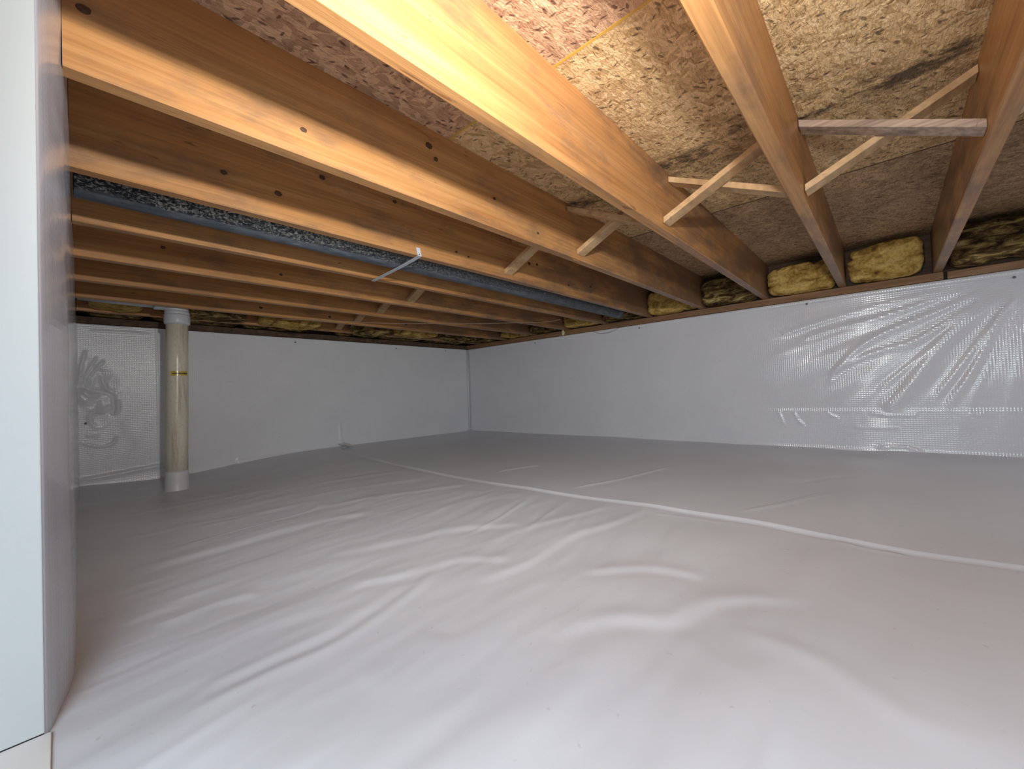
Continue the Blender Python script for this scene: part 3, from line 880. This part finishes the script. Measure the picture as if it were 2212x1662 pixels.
# ---- insulation batts stuffed between the joist ends
def batt(x0, x1, y0, y1, z0, z1, seed, mat, label, amp=0.014, sag=0.0, round_=0.35, face='x'):
    """lumpy torn glass wool block"""
    nx, ny, nz = 8, 26, 16
    if face == 'y': nx, ny = 44, 8
    bm = bmesh.new()
    bmesh.ops.create_cube(bm, size=2.0)
    # build as grid cube
    bm.free()
    bm = bmesh.new()
    vm = {}
    def V(i, j, k):
        key = (i, j, k)
        if key not in vm: vm[key] = bm.verts.new((i / nx * 2 - 1, j / ny * 2 - 1, k / nz * 2 - 1))
        return vm[key]
    for j in range(ny):
        for k in range(nz):
            bm.faces.new((V(0, j, k), V(0, j, k + 1), V(0, j + 1, k + 1), V(0, j + 1, k)))
            bm.faces.new((V(nx, j, k), V(nx, j + 1, k), V(nx, j + 1, k + 1), V(nx, j, k + 1)))
    for i in range(nx):
        for k in range(nz):
            bm.faces.new((V(i, 0, k), V(i + 1, 0, k), V(i + 1, 0, k + 1), V(i, 0, k + 1)))
            bm.faces.new((V(i, ny, k), V(i, ny, k + 1), V(i + 1, ny, k + 1), V(i + 1, ny, k)))
    for i in range(nx):
        for j in range(ny):
            bm.faces.new((V(i, j, 0), V(i, j + 1, 0), V(i + 1, j + 1, 0), V(i + 1, j, 0)))
            bm.faces.new((V(i, j, nz), V(i + 1, j, nz), V(i + 1, j + 1, nz), V(i, j + 1, nz)))
    co = np.array([v.co[:] for v in bm.verts])
    p4 = (np.abs(co) ** (2 / round_)).sum(1) ** (round_ / 2)
    mx = np.abs(co).max(1)
    co2 = co / p4[:, None] * mx[:, None]
    cx, cy, cz = (x0 + x1) / 2, (y0 + y1) / 2, (z0 + z1) / 2
    hx, hy, hz = (x1 - x0) / 2, (y1 - y0) / 2, (z1 - z0) / 2
    Pp = co2 * np.array([hx, hy, hz])
    nn = co2 / (np.linalg.norm(co2, axis=1)[:, None] + 1e-9)
    u = (Pp[:, 1] if face == 'x' else Pp[:, 0]) + 5
    v = Pp[:, 2] + 5
    n1 = fbm(u * 9, v * 14, seed, 3)
    n2 = fbm(u * 24, v * 34, seed + 9, 3)
    crk = np.clip(1 - np.abs(vnoise(u * 5.5 + v * 4, v * 16, seed + 3)) * 7, 0, 1)
    dsp = amp * (n1 + 0.45 * n2) - amp * 1.1 * crk
    fr = nn.copy()
    Pp = Pp + fr * np.minimum(dsp, 0.010)[:, None]
    # keep it between the joists
    lim = hy if face == 'x' else hx
    ax = 1 if face == 'x' else 0
    Pp[:, ax] = np.clip(Pp[:, ax], -lim, lim)
    Pp[:, 2] = np.clip(Pp[:, 2], -hz - (0.0 if not sag else 0.02), hz)
    if sag:
        Pp[:, 2] += sag * vnoise(u * 3.0, v * 0 + 1.5, seed + 20)
    for vert, q in zip(bm.verts, Pp):
        vert.co = Vector((cx + q[0], cy + q[1], cz + q[2]))
    o = finish('insulation_batt', bm, mat, None, True)
    tag(o, label, 'insulation', 'glass wool batts along the wall tops')
    return o

g_ = 0.004
def bay_b(i, top, x0, seed, mat, label, ya=0.0, yb=0.0, amp=0.012, z0=ZB + 0.001):
    batt(x0, XW + 0.022, JY(i) + T + g_ + ya, JY(i + 1) - g_ - yb, z0, top, seed, mat, label, amp)
bay_b(-2, 1.20, 3.10, 2, M_batt, 'insulation batt outside the right edge of the picture')
bay_b(-1, 1.205, 3.09, 3, M_batt_d, 'dark brown insulation batt at the far right, sagging under the boards', 0.0, 0.02, 0.016)
bay_b(0, 1.200, 3.11, 7, M_batt, 'plump yellow insulation batt between the two rightmost joists', 0.030, 0.012, 0.016)
bay_b(1, 1.175, 3.12, 12, M_batt, 'yellow insulation batt right of the wide orange joist foot', 0.0, 0.006)
bay_b(2, 1.185, 3.12, 16, M_batt_d, 'half dark insulation batt left of the wide orange joist foot')
bay_b(3, 1.18, 3.12, 21, M_batt, 'yellow insulation batt between the diagonal shadow joist and the knotty joist')
bay_b(4, 1.18, 3.12, 27, M_batt_d, 'dark insulation batt behind the end of the metal pipe')
bay_b(5, 1.18, 3.12, 33, M_batt, 'insulation batt left of the metal pipe end')
bay_b(6, 1.18, 3.12, 39, M_batt_d, 'small dim insulation batt above the cream foam dab')
bay_b(7, 1.18, 3.12, 45, M_batt, 'small insulation batt second from the back corner')
bay_b(8, 1.18, 3.13, 51, M_batt_d, 'insulation batt tucked into the back corner')
# torn pieces along the back wall
bk = [(0.10, 0.39, 1.000, 1.075, 61, 'dark torn insulation piece left of the white pipe elbow'),
      (0.42, 0.92, 0.990, 1.050, 63, 'yellow frayed insulation strip behind the white pipe'),
      (0.95, 1.42, 0.988, 1.060, 67, 'pale yellow insulation strip on the back wall left of the small strut foot'),
      (1.66, 2.05, 0.985, 1.060, 71, 'insulation strip on the back wall right of the small strut foot'),
      (2.08, 2.55, 0.985, 1.055, 75, 'dim insulation strip over the back wall, second from the corner'),
      (2.60, 3.10, 0.985, 1.050, 79, 'dim insulation scrap over the back wall nearest the corner')]
for k_, (xa, xb, za, zb_, sd, lb) in enumerate(bk):
    y_a = JY(9) + T + 0.006
    batt(xa, xb, y_a, YW + 0.09, 1.003, 1.20, sd, M_batt_d, lb, 0.012, 0, 0.3, 'y')
    o = batt(xa + 0.02, xb - 0.03, 3.13 + 0.07, JY(9) - 0.006, za + 0.004, za + 0.13, sd + 1, M_batt_d if k_ % 2 else M_batt, lb.replace('insulation', 'drooping insulation').replace('behind', 'hanging behind'), 0.016, 0.012, 0.4, 'y')

# ================================================================== PIPES AND SMALL THINGS
# grey galvanised pipe hung between two joists
RP = 0.050
YP = 1.600 - 0.172 * RP
px0 = left_x(YP) + 0.006
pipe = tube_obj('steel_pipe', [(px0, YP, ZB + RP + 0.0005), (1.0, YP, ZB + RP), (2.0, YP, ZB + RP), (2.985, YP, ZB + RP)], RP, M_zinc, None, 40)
tag(pipe, 'long dark grey galvanised pipe with pale speckles hung between joists', 'pipe')
tube_obj('pipe_end', [(2.985, YP, ZB + RP), (3.00, YP, ZB + RP), (3.055, YP, ZB + RP), (3.062, YP, ZB + RP)], [RP, RP + 0.0015, RP + 0.0015, RP - 0.006], M_zinc, pipe, 40)

# white perforated strap under the pipe
def ribbon(pts, xa, wd, th):
    bm = bmesh.new()
    rows = []
    for k, (x, y, z, ny, nz) in enumerate(pts):
        rows.append([bm.verts.new((x - wd / 2, y, z)), bm.verts.new((x + wd / 2, y, z)),
                     bm.verts.new((x + wd / 2, y + ny * th, z + nz * th)), bm.verts.new((x - wd / 2, y + ny * th, z + nz * th))])
    for i in range(len(rows) - 1):
        for q in range(4):
            bm.faces.new((rows[i][q], rows[i][(q + 1) % 4], rows[i + 1][(q + 1) % 4], rows[i + 1][q]))
    bm.faces.new(rows[0]); bm.faces.new(rows[-1][::-1])
    return bm
y4 = JY(4) - 0.0055
sb = ribbon([(0.985, y4 - 0.0009, ZB + 0.030, -1, 0), (0.990, y4 - 0.0009, ZB + 0.004, -1, 0), (0.992, y4 - 0.0009, ZB - 0.001, -1, -0.8),
             (0.994, y4 + 0.006, ZB - 0.0015, 0, -1), (1.010, 1.55, ZB - 0.0035, 0, -1), (1.022, 1.70, ZB - 0.003, 0, -1), (1.036, JY(5) + 0.036, ZB - 0.0015, 0, -1)], 0, 0.019, 0.0016)
strap = finish('pipe_strap', sb, M_strap)
tag(strap, 'bent white metal strap holding the grey pipe, nailed to two joists', 'strap')
for (x, y, z, ax) in ((0.990, y4 - 0.0028, ZB + 0.0035, 1), (1.035, JY(5) + 0.024, ZB - 0.0036, 2), (1.0, 1.47, ZB - 0.0040, 2), (1.012, 1.58, ZB - 0.0054, 2), (1.024, 1.71, ZB - 0.0050, 2)):
    bm = bmesh.new()
    bmesh.ops.create_cone(bm, segments=10, radius1=0.0026 if z > ZB or y > 1.8 else 0.0014, radius2=0.0018 if z > ZB or y > 1.8 else 0.0012, depth=0.0012, cap_ends=True)
    for v in bm.verts:
        if ax == 1: v.co = Vector((v.co.x, v.co.z, v.co.y))
        v.co += Vector((x, y, z))
    finish('nail_head', bm, M_hole, strap)

# plastic drain pipe by the back wall
def lean(z): return 0.467 + 0.017 * (z + 0.06) / 1.0
PY = 3.125
drain = empty('drain_pipe', (lean(-0.06), PY, -0.06))
tag(drain, 'upright beige plastic drain pipe with white elbow and yellow sticker', 'pipe')
tube_obj('pipe_body', [(lean(z), PY, z) for z in (0.0, 0.2, 0.45, 0.7, 0.955)], 0.0535, M_pvc, drain, 48)
zb0 = floor_z(lean(-0.06), PY)
bwp = [(lean(z), PY, z) for z in (zb0 - 0.012, zb0 + 0.004, 0.0, 0.035, 0.050)]
o = tube_obj('base_wrap', bwp, [0.066, 0.0580, 0.0565, 0.0560, 0.0540], M_tape, drain, 40)
o['label'] = 'white tape wrap at the pipe foot'
o = tube_obj('coupling', [(lean(z), PY, z) for z in (0.912, 0.918, 0.925, 0.965, 0.972)], [0.0545, 0.061, 0.0625, 0.0625, 0.0600], M_pvc_w, drain, 48)
tube_obj('elbow_hub', [(lean(z), PY, z) for z in (0.9725, 0.975, 0.992)], [0.0585, 0.0600, 0.0590], M_pvc_w, drain, 48)
ex = lean(0.99)
arc = [(ex - 0.060 + 0.060 * math.cos(a), PY, 0.982 + 0.074 * math.sin(a)) for a in [math.radians(q) for q in range(0, 91, 9)]]
tube_obj('elbow', arc, 0.0575, M_pvc_w, drain, 40)
zc = arc[-1][2]
tube_obj('elbow_socket', [(ex - 0.058, PY, zc), (ex - 0.062, PY, zc), (ex - 0.105, PY, zc - 0.001), (ex - 0.107, PY, zc - 0.001)], [0.0575, 0.0615, 0.0615, 0.058], M_pvc_w, drain, 40)
tube_obj('side_run', [(ex - 0.10, PY, zc), (left_x(PY) + 0.006, PY, zc + 0.004)], 0.0540, M_pvc_w, drain, 40)
# sticker wraps part of the pipe
tocam = math.atan2(-PY, -lean(0.62))
bm = bmesh.new()
rw = []
for k in range(19):
    a = tocam + math.radians(-31 + 93 * k / 18)
    rr = 0.0541
    rw.append([bm.verts.new((lean(z) + rr * math.cos(a), PY + rr * math.sin(a), z)) for z in (0.606, 0.634)])
for k in range(18):
    bm.faces.new((rw[k][0], rw[k + 1][0], rw[k + 1][1], rw[k][1])).smooth = True
st = finish('sticker', bm, M_sticker, drain, True)
st['label'] = 'narrow yellow warning sticker'
bm = bmesh.new()
rs = random.Random(4)
a0 = -24
while a0 < 56:
    wdt = rs.uniform(2.0, 5.0)
    h = rs.uniform(0.0035, 0.006)
    q = []
    for aa in (a0, a0 + wdt):
        a = tocam + math.radians(aa)
        q.append([bm.verts.new((lean(0.62) + 0.0545 * math.cos(a), PY + 0.0545 * math.sin(a), 0.6195 + s_ * h)) for s_ in (-1, 1)])
    bm.faces.new((q[0][0], q[1][0], q[1][1], q[0][1]))
    a0 += wdt + rs.uniform(0.8, 1.8)
lt = finish('lettering', bm, M_ink, None)
lt.parent = st

# thin brown wire sagging under the back joists
wp = smooth_poly([(1.041, 3.051), (1.4, 2.883), (1.728, 2.772), (2.025, 2.588), (2.419, 2.26), (2.528, 2.183), (2.668, 2.031), (2.675, 1.899)], 6)
o = tube_obj('loose_wire', [(a, b, 0.995 - 0.002 * math.sin(a * 9)) for a, b in wp], 0.0020, M_string, None, 6)
tag(o, 'thin brown wire sagging under the joists near the back corner', 'wire')
# short dark wire end hanging over the right liner
wp = smooth_poly([(1.93, 0.955), (1.897, 0.936), (1.84, 0.922), (1.78, 0.922), (1.716, 0.938), (1.66, 0.957)], 6)
o = tube_obj('wire_loop', [(XW - 0.013, a, b) for a, b in wp], 0.0012, M_wire_g, None, 6)
tag(o, 'small dark wire loop hanging over the top of the right wall liner', 'wire')
# dab of foam
bm = bmesh.new()
bmesh.ops.create_icosphere(bm, subdivisions=3, radius=0.016)
for v in bm.verts:
    n = 1 + 0.25 * math.sin(v.co.x * 300) * math.cos(v.co.z * 260)
    v.co = Vector((v.co.x * n * 0.8, v.co.y * n * 0.9, v.co.z * n * 1.5)) + Vector((XW - 0.018, 2.249, 0.980))
o = finish('foam_dab', bm, M_foam, None, True)
tag(o, 'small cream foam dab on the sill near the back corner', 'foam')
